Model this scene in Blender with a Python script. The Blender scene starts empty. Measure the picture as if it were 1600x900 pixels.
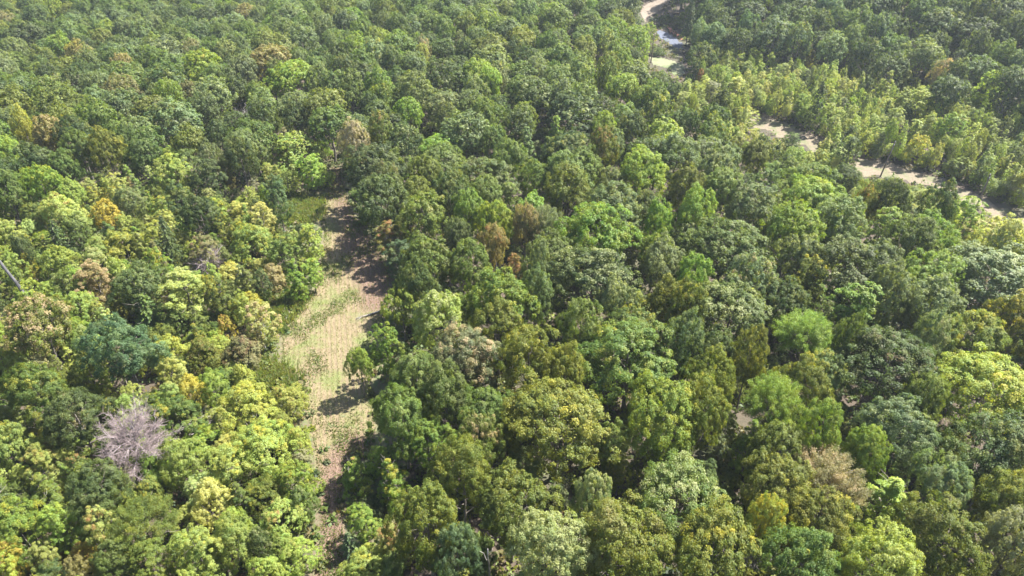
import bpy, math, random
import numpy as np

# ------------------------------------------------------------------ camera, sky, sun, exposure
S = bpy.context.scene
COL = S.collection
PITCH = math.radians(35.0); CAMZ = 70.0; FPX = 1067.0
cam_d = bpy.data.cameras.new('camera'); cam_d.sensor_width = 36; cam_d.lens = 36*FPX/1600
cam_d.clip_start = 0.5; cam_d.clip_end = 9000
cam = bpy.data.objects.new('camera', cam_d); COL.objects.link(cam)
cam.location = (0, 0, CAMZ); cam.rotation_euler = (math.pi/2-PITCH, 0, 0)
S.camera = cam

SUN_AZ = math.radians(61)      # clockwise from the view direction (+Y)
SUN_EL = math.radians(55)
W = bpy.data.worlds.new('World'); S.world = W; W.use_nodes = True
nt = W.node_tree; nt.nodes.clear()
o_ = nt.nodes.new('ShaderNodeOutputWorld'); b_ = nt.nodes.new('ShaderNodeBackground'); s_ = nt.nodes.new('ShaderNodeTexSky')
s_.sky_type = 'NISHITA'; s_.sun_disc = False; s_.sun_elevation = SUN_EL; s_.sun_rotation = SUN_AZ
s_.dust_density = 1.5; s_.altitude = 200
b_.inputs['Strength'].default_value = 0.07
nt.links.new(s_.outputs[0], b_.inputs['Color']); nt.links.new(b_.outputs[0], o_.inputs['Surface'])
sd = bpy.data.lights.new('sun', 'SUN'); sd.energy = 5.0; sd.angle = math.radians(0.6); sd.color = (1, .965, .90)
sun = bpy.data.objects.new('sun', sd); COL.objects.link(sun)
from mathutils import Vector
dirv = Vector((math.sin(SUN_AZ)*math.cos(SUN_EL), math.cos(SUN_AZ)*math.cos(SUN_EL), math.sin(SUN_EL)))
sun.rotation_euler = dirv.to_track_quat('Z', 'Y').to_euler(); sun.location = (60, 60, 150)
S.view_settings.view_transform = 'Standard'; S.view_settings.look = 'None'
S.view_settings.gamma = 1; S.view_settings.exposure = 2.05
S.cycles.max_bounces = 6; S.cycles.diffuse_bounces = 3; S.cycles.transmission_bounces = 3; S.cycles.glossy_bounces = 1
S.cycles.volume_bounces = 0; S.cycles.sample_clamp_indirect = 4

R = np.random.RandomState(11)
random.seed(11)

# ------------------------------------------------------------------ terrain
def sstep(t):
    t = np.clip(t, 0, 1); return t*t*(3-2*t)
def terr(x, y):
    x = np.asarray(x, float); y = np.asarray(y, float)
    d = (x-66)*.836+(y-184)*.548
    z = 20*sstep((d-38)/85) + 8*sstep((d-130)/200)
    z = z - 5*sstep((-x-50)/90)*sstep((y-120)/110)
    z = z + 1.2*np.sin(x*.027+1.3)*np.cos(y*.021+.4)*sstep((y-60)/80)
    z = z - 2.5*sstep((d+45)/45)*(1-sstep(d/45))
    z = z + 18*sstep((y-380)/500)
    return z
CP, SP = math.cos(PITCH), math.sin(PITCH)
def at(u, v, h=0.0):
    """the point h above the ground that the photograph shows at (u, v)"""
    dx = (u-800)/FPX; dy = (450-v)/FPX
    D = (dx, CP+dy*SP, -SP+dy*CP)
    t = 20.0; lo = t
    while t < 1500:
        if CAMZ+D[2]*t <= float(terr(D[0]*t, D[1]*t))+h: break
        lo = t; t += 3
    hi = t
    for _ in range(14):
        m = (lo+hi)/2
        if CAMZ+D[2]*m <= float(terr(D[0]*m, D[1]*m))+h: hi = m
        else: lo = m
    return D[0]*hi, D[1]*hi
def proj(x, y, z):
    dz = z-CAMZ
    dep = y*CP-dz*SP
    return 800+FPX*x/dep, 450-FPX*(y*SP+dz*CP)/dep, dep
def inpoly(px, py, poly):
    px = np.asarray(px, float); py = np.asarray(py, float)
    r = np.zeros(px.shape, bool); n = len(poly)
    for i in range(n):
        x1, y1 = poly[i]; x2, y2 = poly[(i+1) % n]
        c = ((y1 > py) != (y2 > py)) & (px < (x2-x1)*(py-y1)/((y2-y1) or 1e-9)+x1)
        r ^= c
    return r
def inp(px, py, poly):
    r = False; x1, y1 = poly[-1]
    for x2, y2 in poly:
        if (y1 > py) != (y2 > py) and px < (x2-x1)*(py-y1)/(y2-y1)+x1: r = not r
        x1, y1 = x2, y2
    return r
def pdist(px, py, poly):
    d = 1e9; x1, y1 = poly[-1]
    for x2, y2 in poly:
        ex, ey = x2-x1, y2-y1
        t = min(1, max(0, ((px-x1)*ex+(py-y1)*ey)/(ex*ex+ey*ey+1e-9)))
        d = min(d, math.hypot(px-x1-t*ex, py-y1-t*ey)); x1, y1 = x2, y2
    return d
def polydist(px, py, poly):
    px = np.asarray(px, float); py = np.asarray(py, float)
    d = np.full(px.shape, 1e9); n = len(poly)
    for i in range(n):
        x1, y1 = poly[i]; x2, y2 = poly[(i+1) % n]
        ex, ey = x2-x1, y2-y1; L = ex*ex+ey*ey+1e-9
        t = np.clip(((px-x1)*ex+(py-y1)*ey)/L, 0, 1)
        d = np.minimum(d, np.hypot(px-x1-t*ex, py-y1-t*ey))
    return d

# ------------------------------------------------------------------ node helpers
class NT:
    def __init__(s, name):
        s.m = bpy.data.materials.new(name); s.m.use_nodes = True
        s.t = s.m.node_tree; s.t.nodes.clear()
        s.out = s.t.nodes.new('ShaderNodeOutputMaterial')
    def n(s, typ, ins=None, **kw):
        nd = s.t.nodes.new(typ)
        for k, v in kw.items(): setattr(nd, k, v)
        for k, v in (ins or {}).items():
            i = nd.inputs[k]
            if hasattr(v, 'is_output') : s.t.links.new(v, i)
            else: i.default_value = v
        return nd
    def mix(s, f, a, b, bt='MIX'):
        nd = s.t.nodes.new('ShaderNodeMix'); nd.data_type = 'RGBA'; nd.blend_type = bt
        for k, v in ((0, f), (6, a), (7, b)):
            if hasattr(v, 'is_output'): s.t.links.new(v, nd.inputs[k])
            else: nd.inputs[k].default_value = v if k == 0 or len(v) == 4 else (*v, 1)
        return nd.outputs[2]
    def math(s, op, a, b=0.0, c=0.0, clamp=False):
        nd = s.t.nodes.new('ShaderNodeMath'); nd.operation = op; nd.use_clamp = clamp
        for k, v in ((0, a), (1, b), (2, c)):
            if hasattr(v, 'is_output'): s.t.links.new(v, nd.inputs[k])
            else: nd.inputs[k].default_value = v
        return nd.outputs[0]
    def noise(s, vec, scale, detail=4, rough=.55):
        nd = s.n('ShaderNodeTexNoise', {'Scale': scale, 'Detail': detail, 'Roughness': rough})
        s.t.links.new(vec, nd.inputs['Vector']); return nd.outputs[0]
    def ramp(s, f, a, b):
        return s.math('MULTIPLY_ADD', f, 1/(b-a), -a/(b-a), clamp=True)
    def surf(s, sh): s.t.links.new(sh, s.out.inputs['Surface']); return s.m

def leaf_material(name, accent, stuff=False, rough=.56, trans=.45):
    N = NT(name)
    if stuff == 'inst':
        base = N.n('ShaderNodeAttribute', attribute_name='leaf_colour', attribute_type='INSTANCER').outputs['Color']; alpha = 0.12; oi = N.n('ShaderNodeObjectInfo')
    elif stuff:
        base = N.n('ShaderNodeAttribute', attribute_name='leaf_colour').outputs['Color']; alpha = 0.12
    else:
        oi = N.n('ShaderNodeObjectInfo'); base = oi.outputs['Color']; alpha = oi.outputs['Alpha']
    ti = N.n('ShaderNodeAttribute', attribute_name='tint')
    sp = N.n('ShaderNodeSeparateColor', {'Color': ti.outputs['Color']})
    clump, leaf, hgt = sp.outputs[0], sp.outputs[1], sp.outputs[2]
    # hue drift between clumps
    tcx = N.n('ShaderNodeTexCoord').outputs['Object'] if stuff != True else N.n('ShaderNodeNewGeometry').outputs['Position']
    if stuff != True: tcx = N.n('ShaderNodeVectorMath', {0: tcx, 1: N.n('ShaderNodeCombineXYZ', {'X': N.math('MULTIPLY', oi.outputs['Random'], 90)}).outputs[0]}, operation='ADD').outputs[0]
    pat = N.noise(tcx, .38, 3, .6)
    base = N.mix(N.math('MULTIPLY', N.ramp(pat, .50, .72), .38), base, accent if not stuff else (.16, .15, .06))
    base = N.mix(N.math('MULTIPLY', N.ramp(pat, .50, .30), .5), base, N.mix(1.0, base, (.62, .85, .9, 1), 'MULTIPLY'))
    c1 = N.mix(N.math('MULTIPLY', clump, .30), base, (.17, .19, .02))
    hs = N.n('ShaderNodeHueSaturation', {'Color': c1, 'Hue': N.math('MULTIPLY_ADD', leaf, .05, .475),
             'Value': N.math('ADD', N.math('MULTIPLY_ADD', clump, .45, .55), N.math('MULTIPLY', leaf, .5)), 'Saturation': N.math('MULTIPLY_ADD', leaf, -.3, 1.12)})
    # turned leaves: some whole clumps, more of them towards the crown's top
    f = N.math('ADD', N.math('MULTIPLY', clump, .6), N.math('ADD', N.math('MULTIPLY', hgt, .25), N.math('MULTIPLY', leaf, .25)))
    th = N.math('SUBTRACT', 1.06, alpha)
    m = N.math('MULTIPLY', N.math('SUBTRACT', f, th), 7, clamp=True)
    col = N.mix(m, hs.outputs[0], accent)
    bs = N.n('ShaderNodeBsdfPrincipled', {'Base Color': col, 'Roughness': rough, 'Specular IOR Level': .35})
    tcol = N.mix(1.0, col, (1.6, 1.6, .5, 1), 'MULTIPLY')
    tr = N.n('ShaderNodeBsdfTranslucent', {'Color': tcol})
    mx = N.n('ShaderNodeMixShader', {0: trans, 1: bs.outputs[0], 2: tr.outputs[0]})
    return N.surf(mx.outputs[0])

def bark_material(name, a, b, scale=3):
    N = NT(name)
    tc = N.n('ShaderNodeTexCoord')
    mp = N.n('ShaderNodeMapping', {'Vector': tc.outputs['Object'], 'Scale': (1, 1, .25)})
    nz = N.noise(mp.outputs[0], scale, 5, .65)
    col = N.mix(N.ramp(nz, .35, .65), a, b)
    bp = N.n('ShaderNodeBump', {'Height': nz, 'Strength': .5, 'Distance': .05})
    return N.surf(N.n('ShaderNodeBsdfPrincipled', {'Base Color': col, 'Roughness': .85, 'Normal': bp.outputs[0]}).outputs[0])

ACC = {'gold': (.36, .31, .04), 'tan': (.34, .26, .15), 'rust': (.30, .17, .075), 'pale': (.30, .32, .15), 'brown': (.17, .11, .06)}
LM = {k: leaf_material('leaves_turning_'+k, v) for k, v in ACC.items()}
LM['needle'] = leaf_material('evergreen_needles', (.08, .1, .03), rough=.5, trans=.12)
LM['far'] = leaf_material('far_leaves', ACC['pale'], stuff='inst')
LM['stuff'] = leaf_material('distant_leaves', ACC['gold'], stuff=True)
BARK = bark_material('bark_grey_brown', (.10, .085, .07), (.22, .19, .16))
PALEBARK = bark_material('bark_pale', (.18, .16, .145), (.34, .32, .29))
DEADW = bark_material('weathered_dead_wood', (.20, .165, .16), (.38, .33, .33))
DARKW = bark_material('weathered_grey_wood', (.03, .028, .028), (.11, .105, .11))

# ------------------------------------------------------------------ mesh helpers
def mk_mesh(name, V, F, mats, attrs=None, matidx=None, smooth=False):
    """V (n,3); F list of (k, idx array (m,k))"""
    me = bpy.data.meshes.new(name)
    loops = np.concatenate([f.ravel() for f in F]).astype(np.int32)
    tot = np.concatenate([np.full(len(f), f.shape[1]) for f in F]).astype(np.int32)
    st = np.concatenate([[0], np.cumsum(tot)[:-1]]).astype(np.int32)
    me.vertices.add(len(V)); me.vertices.foreach_set('co', np.asarray(V, np.float32).ravel())
    me.loops.add(len(loops)); me.loops.foreach_set('vertex_index', loops)
    me.polygons.add(len(tot)); me.polygons.foreach_set('loop_start', st); me.polygons.foreach_set('loop_total', tot)
    if smooth: me.polygons.foreach_set('use_smooth', np.ones(len(tot), bool))
    for m in mats: me.materials.append(m)
    if matidx is not None: me.polygons.foreach_set('material_index', matidx.astype(np.int32))
    for nm, (dom, arr) in (attrs or {}).items():
        a = me.attributes.new(nm, 'FLOAT_COLOR', dom)
        c = np.ones((len(arr), 4), np.float32); c[:, :arr.shape[1]] = arr
        a.data.foreach_set('color', c.ravel())
    me.update(calc_edges=True)
    return me
def norm(a): return a/np.maximum(np.linalg.norm(a, axis=-1, keepdims=True), 1e-6)
def cards(P, Nn, size, rs, slim=.62):
    """leaf-sized kite faces at P facing Nn"""
    n = len(P)
    t = norm(np.cross(Nn, rs.normal(size=(n, 3)))); b = np.cross(Nn, t)
    s = (size*rs.uniform(.65, 1.35, n))[:, None]
    w = s*slim*rs.uniform(.75, 1.25, n)[:, None]
    k = rs.uniform(-.15, .15, (n, 1))*s
    lift = Nn*s*rs.uniform(-.12, .22, n)[:, None]
    V = np.stack([P-t*s*.5, P-b*w*.5+t*k+lift, P+t*s*.5, P+b*w*.5+t*k+lift], 1).reshape(-1, 3)
    return V, np.arange(4*n).reshape(n, 4)
def tubes(lines, sides=6):
    """lines: list of [(x,y,z,r),...]"""
    V = []; F = []; o = 0
    ang = np.arange(sides)*2*math.pi/sides
    for L in lines:
        L = np.asarray(L, float); P = L[:, :3]; r = L[:, 3]
        T = norm(np.gradient(P, axis=0))
        ref = np.array([.31, .17, .05]) + (np.abs(T[0]).argmin() == np.arange(3))
        for i in range(len(P)):
            a = norm(np.cross(T[i], ref)); b = np.cross(T[i], a)
            V.append(P[i]+r[i]*(np.cos(ang)[:, None]*a+np.sin(ang)[:, None]*b))
        j = np.arange(sides); k = (j+1) % sides
        for i in range(len(P)-1):
            q = o+i*sides
            F.append(np.stack([q+j, q+k, q+sides+k, q+sides+j], 1))
        V.append(P[-1:]+T[-1:]*r[-1]*.8)
        q = o+(len(P)-1)*sides
        tip = o+len(P)*sides
        F.append(np.stack([q+j, q+k, np.full(sides, tip), np.full(sides, tip)], 1))
        o += len(P)*sides+1
    F = np.concatenate(F)
    tri = F[:, 2] == F[:, 3]
    return np.concatenate(V), [F[~tri], F[tri][:, :3]]
def bent(p0, p1, r0, r1, n, rs, wob=.08):
    p0 = np.asarray(p0, float); p1 = np.asarray(p1, float); L = np.linalg.norm(p1-p0)
    t = np.linspace(0, 1, n)[:, None]
    P = p0+(p1-p0)*t
    P[1:-1] += rs.normal(size=(n-2, 3))*L*wob
    return np.concatenate([P, (r0+(r1-r0)*t)], 1)

# ---- crowns. Every one is made at real size with the trunk's foot at the origin; height H, radius Rr.
H0 = 15.0
def lobes_for(style, rs):
    """lobe centres, radii (metres) for one tree of the style"""
    C = []; Q = []
    ph = rs.uniform(0, 6.28, 4)
    def outline(a): return 1+.17*math.sin(a+ph[3])+.15*math.sin(2*a+ph[0])+.11*math.sin(3*a+ph[1])+.07*math.sin(5*a+ph[2])
    if style == 'round':            # wide dome, R 5, top 15, bottom 4.5
        n = 46
        for i in range(n):
            z = 1-(i+.5)/n*1.45; a = i*2.39996+rs.uniform(-.25, .25)
            q = math.sqrt(max(0, 1-z*z)) if z > -.3 else .93+z*.35
            rad = rs.uniform(.60, .90)*outline(a)
            r = rs.uniform(.75, 1.75)
            C.append((5*rad*q*math.cos(a), 5*rad*q*math.sin(a), 9.6+(5.0 if z > 0 else 7.5)*z*rs.uniform(.66, .92))); Q.append(r)
        for i in range(5):
            a = rs.uniform(0, 6.28); C.append((2*math.cos(a), 2*math.sin(a), rs.uniform(8, 11.2))); Q.append(2.1)
    elif style == 'spread':         # flatter, layered
        n = 50
        for i in range(n):
            z = 1-(i+.5)/n*1.3; a = i*2.39996+rs.uniform(-.4, .4)
            q = math.sqrt(max(0, 1-z*z)) if z > -.2 else .95
            rad = rs.uniform(.62, .9)*outline(a)
            C.append((5*rad*q*math.cos(a), 5*rad*q*math.sin(a), 10.2+(4.0 if z > 0 else 9)*z*rs.uniform(.7, .9))); Q.append(rs.uniform(.8, 1.5))
        for i in range(5):
            a = rs.uniform(0, 6.28); C.append((2*math.cos(a), 2*math.sin(a), rs.uniform(8, 11))); Q.append(2.0)
    elif style == 'ovate':          # taller than wide, R 3.2
        n = 40
        for i in range(n):
            z = 1-(i+.5)/n*1.9; a = i*2.39996+rs.uniform(-.4, .4)
            q = math.sqrt(max(0, 1-z*z))
            if z < 0: q = max(q, .62)
            rad = rs.uniform(.62, .88)*outline(a)
            C.append((3.2*rad*q*math.cos(a), 3.2*rad*q*math.sin(a), 8.3+5.9*z*rs.uniform(.85, .98))); Q.append(rs.uniform(.65, 1.2))
        for i in range(6): C.append((rs.uniform(-.6, .6), rs.uniform(-.6, .6), 4.5+i*1.5)); Q.append(1.5)
    elif style == 'conic':          # young pyramidal, R 2.6
        n = 46
        for i in range(n):
            t = (i+.5)/n; a = i*2.39996+rs.uniform(-.4, .4)
            q = (1-t)**.8
            rad = rs.uniform(.7, 1.0)*outline(a)*q
            C.append((2.5*rad*math.cos(a), 2.5*rad*math.sin(a), 2.4+11.6*t)); Q.append(.45+.65*q*rs.uniform(.7, 1.2))
        for i in range(6): C.append((0, 0, 3.5+i*1.4)); Q.append(1.4-i*.13)
    elif style == 'bush':           # several stems, low and wide: H 15 nominal is scaled down
        n = 34
        for i in range(n):
            z = 1-(i+.5)/n*1.05; a = i*2.39996+rs.uniform(-.5, .5)
            q = math.sqrt(max(0, 1-z*z))
            rad = rs.uniform(.6, .95)*outline(a)
            C.append((6*rad*q*math.cos(a), 6*rad*q*math.sin(a), 3.0+10*max(z, 0)*rs.uniform(.7, .95))); Q.append(rs.uniform(1.3, 2.4))
    return np.array(C), np.array(Q)
def crown_arrays(style, seed, ncards, size):
    rs = np.random.RandomState(seed)
    if style == 'feather':          # fine sprays along arching twigs
        P = []; Nn = []; cl = []
        nb = 150
        for i in range(nb):
            z = 1-(i+.5)/nb*1.2; a = i*2.39996+rs.uniform(-.3, .3)
            q = math.sqrt(max(0, 1-z*z)) if z > -.1 else .95
            e = np.array([5*q*math.cos(a), 5*q*math.sin(a), 9.5+4.6*z])*np.array([1, 1, 1])*1.0
            e[:2] *= rs.uniform(.72, 1.08); s0 = np.array([e[0]*.35, e[1]*.35, 7.0+e[2]*.15])
            m = ncards//nb
            t = rs.uniform(.15, 1, m)**.6
            p = s0+(e-s0)*t[:, None]; p[:, 2] -= (t**3)*.7
            p += rs.normal(size=(m, 3))*.30*(1.15-t[:, None]*.6)
            P.append(p); nn = norm(rs.normal(size=(m, 3))*.7+np.array([0, 0, 1.0])+norm(e-[0, 0, 8])*.3); Nn.append(nn); cl.append(np.full(m, rs.uniform()))
        P = np.concatenate(P); Nn = np.concatenate(Nn); cl = np.concatenate(cl)
        V, F = cards(P, Nn, size, rs, slim=.34)
    elif style == 'pine':           # whorls of drooping boughs
        P = []; Nn = []; cl = []
        nb = 90
        for i in range(nb):
            t0 = (i+.5)/nb; a = i*2.39996+rs.uniform(-.3, .3)
            Lb = 2.9*(1-t0)**.75*rs.uniform(.75, 1.15)+.35
            m = max(8, int(ncards/nb*(.4+1.2*(1-t0))))
            t = rs.uniform(.1, 1, m)
            z = 2.6+12*t0
            d = np.array([math.cos(a), math.sin(a), 0]); sd_ = np.array([-math.sin(a), math.cos(a), 0])
            p = np.array([0, 0, z])+d*(Lb*t)[:, None]+sd_*(rs.normal(size=m)*.33*Lb*.5*(1.1-t))[:, None]
            p[:, 2] += .35*Lb*t-.5*Lb*t*t+rs.normal(size=m)*.13
            P.append(p); Nn.append(norm(rs.normal(size=(m, 3))*.55+d*.35+np.array([0, 0, .8]))); cl.append(np.full(m, rs.uniform()))
        P = np.concatenate(P); Nn = np.concatenate(Nn); cl = np.concatenate(cl)
        V, F = cards(P, Nn, size, rs, slim=.4)
    else:
        C, Q = lobes_for(style, rs)
        w = Q**2; w = w/w.sum()
        cen = np.array([0, 0, C[:, 2].mean()-1.5])
        nclump = int(Q.dot(Q)*5.2)
        li = rs.choice(len(C), nclump, p=w)
        out = norm(C-cen)
        d = norm(rs.normal(size=(nclump, 3))+out[li]*.9+np.array([0, 0, .35]))
        cr = rs.uniform(.24, .62, nclump)*(.75+.25*Q[li])
        cp = C[li]+d*(Q[li]*rs.uniform(.65, 1.12, nclump))[:, None]
        k = rs.randint(0, nclump, ncards)
        e = norm(rs.normal(size=(ncards, 3))+d[k]*.8+np.array([0, 0, .3]))
        P = cp[k]+e*(cr[k]*rs.uniform(.35, 1.1, ncards)**.7)[:, None]
        Nn = norm(e*.45+d[k]*.35+out[li][k]*.3+np.array([0, 0, .3])+rs.normal(size=(ncards, 3))*.40)
        cl = rs.uniform(size=nclump)[k]*.65+rs.uniform(size=len(C))[li][k]*.35
        V, F = cards(P, Nn, size, rs)
    h = (P[:, 2]-P[:, 2].min())/np.ptp(P[:, 2])
    tint = np.stack([cl, rs.uniform(size=len(P)), h], 1)
    return V, F, tint
def trunk_lines(style, seed):
    rs = np.random.RandomState(seed+500)
    out = []
    top = {'round': 11, 'spread': 11, 'ovate': 12, 'conic': 14, 'pine': 14.4, 'feather': 10, 'bush': 5}[style]
    r0 = {'round': .3, 'spread': .3, 'ovate': .2, 'conic': .16, 'pine': .2, 'feather': .24, 'bush': .15}[style]
    tr = bent((0, 0, -.6), (rs.uniform(-.4, .4), rs.uniform(-.4, .4), top), r0, r0*.25, 7, rs, .012)
    tr[0, 3] *= 1.35
    out.append(tr)
    if style == 'bush':
        for i in range(6):
            a = i*1.05; out.append(bent((.2*math.cos(a), .2*math.sin(a), -.4), (3.5*math.cos(a), 3.5*math.sin(a), 7), .12, .04, 4, rs, .04))
    else:
        reach = {'round': 3.9, 'spread': 4.2, 'ovate': 2.3, 'conic': 1.6, 'pine': 1.9, 'feather': 4.0}[style]
        for i in range(16):
            t = .35+.6*i/16; a = i*2.4+rs.uniform(-.3, .3)
            p = tr[:, :3][min(5, int(t*6))]+(tr[:, :3][min(6, int(t*6)+1)]-tr[:, :3][min(5, int(t*6))])*(t*6 % 1)
            k = reach*(1.05-.5*t if style in ('round', 'spread', 'feather') else 1.15-t)
            e = p+np.array([k*math.cos(a), k*math.sin(a), (2.6 if style in ('round', 'spread', 'feather') else .8)*rs.uniform(.6, 1.2)])
            L = bent(p, e, r0*.42*(1.15-t), .03, 5, rs, .05); out.append(L)
            for q in range(2):
                s = L[2+q, :3]; e2 = s+norm(e-p)*1.2+rs.normal(size=3)*.6
                out.append(bent(s, e2, .04, .015, 3, rs, .05))
    return out

STY = {'round': (10, 32000, .24), 'spread': (6, 30000, .235), 'ovate': (6, 20000, .21), 'conic': (5, 17000, .2), 'feather': (3, 26000, .25), 'pine': (3, 18000, .26), 'bush': (5, 30000, .29)}
BASE = {'round': (10.4, 15.2), 'spread': (10.4, 15), 'ovate': (6.4, 15), 'conic': (5.4, 15), 'feather': (10.2, 14.5), 'pine': (6.2, 15), 'bush': (12.5, 14.5)}
PROTO = {}
for st, (nv, nc, sz) in STY.items():
    for k in range(nv):
        sd0 = sum(map(ord, st))*10+k*7
        V, F, T = crown_arrays(st, sd0, nc, sz)
        near = mk_mesh(st+'_crown', V, [F], [LM['gold']], {'tint': ('FACE', T)})
        V, F, T = crown_arrays(st, sd0, nc//3, sz*1.6)
        far = mk_mesh(st+'_crown_far', V, [F], [LM['gold']], {'tint': ('FACE', T)})
        tl = trunk_lines(st, sd0)
        V, F = tubes(tl)
        tm = mk_mesh(st+'_trunk', V, F, [BARK], smooth=True)
        V, F, T = crown_arrays(st, sd0, int(nc*1.6), sz*.76)
        close = mk_mesh(st+'_crown_close', V, [F], [LM['gold']], {'tint': ('FACE', T)})
        PROTO[(st, k)] = (near, far, tm, close)

# ------------------------------------------------------------------ tagging
def tag(o, label=None, cat=None, group=None, kind=None):
    if label: o['label'] = label
    if cat: o['category'] = cat
    if group: o['group'] = group
    if kind: o['kind'] = kind
    return o
def empty(name, loc, rz=0):
    e = bpy.data.objects.new(name, None); e.empty_display_size = .5; COL.objects.link(e)
    e.location = loc; e.rotation_euler = (0, 0, rz); return e
def obj(name, me, parent=None, loc=None):
    o = bpy.data.objects.new(name, me); COL.objects.link(o)
    if parent: o.parent = parent
    if loc is not None: o.location = loc
    return o

# ------------------------------------------------------------------ outlines seen in the photograph
CLEAR_PX = [(492, 905), (503, 850), (500, 770), (492, 700), (482, 650), (462, 600), (440, 572), (442, 520), (452, 492), (484, 468), (498, 440),
            (503, 400), (507, 365), (497, 335), (512, 312), (520, 285), (518, 262), (530, 262), (540, 300), (548, 330), (578, 372), (606, 415), (612, 460),
            (598, 500), (606, 522), (600, 552), (578, 600), (588, 650), (580, 710), (545, 712), (535, 760), (530, 790), (540, 850), (535, 905)]
CLEAR = [at(*p) for p in CLEAR_PX]
FIELD_PX = [(470, 960), (480, 850), (475, 760), (465, 690), (445, 640), (425, 600), (405, 560), (400, 510), (425, 470), (455, 440), (440, 400),
            (450, 340), (430, 310), (490, 290), (505, 250), (545, 250), (570, 300), (600, 340), (640, 400), (655, 460),
            (650, 520), (640, 580), (640, 650), (640, 740), (620, 820), (600, 900), (590, 960)]
FIELD = [at(*p) for p in FIELD_PX]
TRACK_PX = [(1130, 128), (1175, 172), (1240, 196), (1300, 222), (1345, 246), (1400, 257), (1480, 280), (1560, 318), (1640, 352),
            (1640, 376), (1560, 344), (1500, 314), (1440, 289), (1390, 280), (1340, 276), (1290, 246), (1225, 219), (1170, 195), (1140, 168), (1095, 133)]
TRACK = [at(*p) for p in TRACK_PX]
ROADA_PX = [(1062, -12), (1044, 2), (1036, 14), (1022, 24), (1014, 36), (1004, 34), (996, 18), (1008, 6), (1030, -6)]
ROADB_PX = [(1022, 50), (1030, 46), (1042, 50), (1056, 58), (1068, 68), (1070, 78), (1062, 79), (1046, 70), (1030, 60)]
PATCH_PX = [(1012, 88), (1040, 90), (1070, 100), (1072, 112), (1066, 124), (1052, 118), (1044, 108), (1016, 102)]
OPEN_PX = [CLEAR_PX,
           [(1166, 178), (1200, 188), (1250, 204), (1284, 222), (1276, 236), (1240, 226), (1205, 208), (1168, 194)],
           [(1332, 250), (1400, 258), (1480, 282), (1560, 320), (1610, 346), (1600, 354), (1550, 341), (1490, 306), (1440, 284), (1390, 276), (1338, 272)],
           [(450, 320), (500, 312), (500, 340), (455, 348)], [(432, 466), (475, 450), (494, 440), (455, 490), (442, 512), (430, 496)], [(395, 580), (436, 572), (452, 596), (412, 600)],
           ROADA_PX, ROADB_PX, PATCH_PX]
OPEN = [[at(*p) for p in q] for q in OPEN_PX]

# ------------------------------------------------------------------ ground materials
def ground_mat():
    N = NT('forest_floor'); g = N.n('ShaderNodeNewGeometry').outputs['Position']
    a = N.noise(g, .35, 6, .65); b = N.noise(g, 3.0, 5, .7); c = N.noise(g, .05, 3)
    col = N.mix(N.ramp(a, .35, .65), (.045, .034, .023), (.085, .06, .043))
    col = N.mix(N.ramp(b, .45, .7), col, (.055, .045, .03))
    col = N.mix(N.math('MULTIPLY', N.ramp(c, .5, .7), .6), col, (.05, .075, .025))
    bp = N.n('ShaderNodeBump', {'Height': b, 'Strength': .6, 'Distance': .15})
    return N.surf(N.n('ShaderNodeBsdfPrincipled', {'Base Color': col, 'Roughness': .95, 'Normal': bp.outputs[0]}).outputs[0])
def field_mat():
    N = NT('mown_dry_grass'); g = N.n('ShaderNodeNewGeometry').outputs['Position']
    at_ = N.n('ShaderNodeAttribute', attribute_name='cover'); sp = N.n('ShaderNodeSeparateColor', {'Color': at_.outputs['Color']})
    mown, litter = sp.outputs[0], sp.outputs[1]
    n1 = N.noise(g, .22, 5, .6); n2 = N.noise(g, 1.3, 5, .7); n3 = N.noise(g, 6, 4, .7); n4 = N.noise(g, .55, 6, .7)
    straw = N.mix(N.ramp(n3, .35, .68), (.125, .112, .048), (.235, .21, .10))
    soil = N.mix(N.ramp(n2, .35, .65), (.125, .092, .052), (.19, .147, .085))
    grass = N.mix(N.ramp(n3, .35, .65), (.065, .10, .02), (.125, .155, .035))
    # seed drill rows run down the clearing
    dw = N.noise(g, .12, 3)
    sx = N.n('ShaderNodeSeparateXYZ', {'Vector': g})
    xx = N.math('ADD', N.math('MULTIPLY_ADD', sx.outputs[1], .23, sx.outputs[0]), N.math('MULTIPLY', dw, .5))
    row = N.math('SINE', N.math('MULTIPLY', xx, 6.283/.85))
    rowm = N.ramp(N.math('ADD', row, N.math('MULTIPLY_ADD', n3, 2.4, -1.2)), -.2, .9)
    col = N.mix(N.math('MULTIPLY', rowm, .6), soil, straw)
    gm = N.math('MULTIPLY', N.ramp(N.noise(g, .16, 6, .7), .47, .6), N.math('MULTIPLY_ADD', N.ramp(n3, .35, .6), .6, .35))
    col = N.mix(gm, col, grass)
    col = N.mix(N.math('MULTIPLY', N.ramp(n1, .5, .62), .7), col, soil)
    lit = N.mix(N.ramp(n3, .4, .65), (.08, .05, .036), (.20, .13, .095))
    lit = N.mix(N.ramp(n2, .55, .75), lit, (.10, .115, .035))
    col = N.mix(N.ramp(N.math('ADD', litter, N.math('MULTIPLY_ADD', n2, .8, -.4)), .35, .65), col, lit)
    edge = N.mix(N.ramp(n2, .4, .6), (.12, .09, .06), (.07, .10, .03))
    col = N.mix(N.ramp(N.math('ADD', mown, N.math('MULTIPLY_ADD', n2, .7, -.35)), .35, .6), edge, col)
    bp = N.n('ShaderNodeBump', {'Height': N.math('ADD', n3, N.math('MULTIPLY', rowm, .4)), 'Strength': .7, 'Distance': .12})
    return N.surf(N.n('ShaderNodeBsdfPrincipled', {'Base Color': col, 'Roughness': .95, 'Normal': bp.outputs[0]}).outputs[0])
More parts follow.
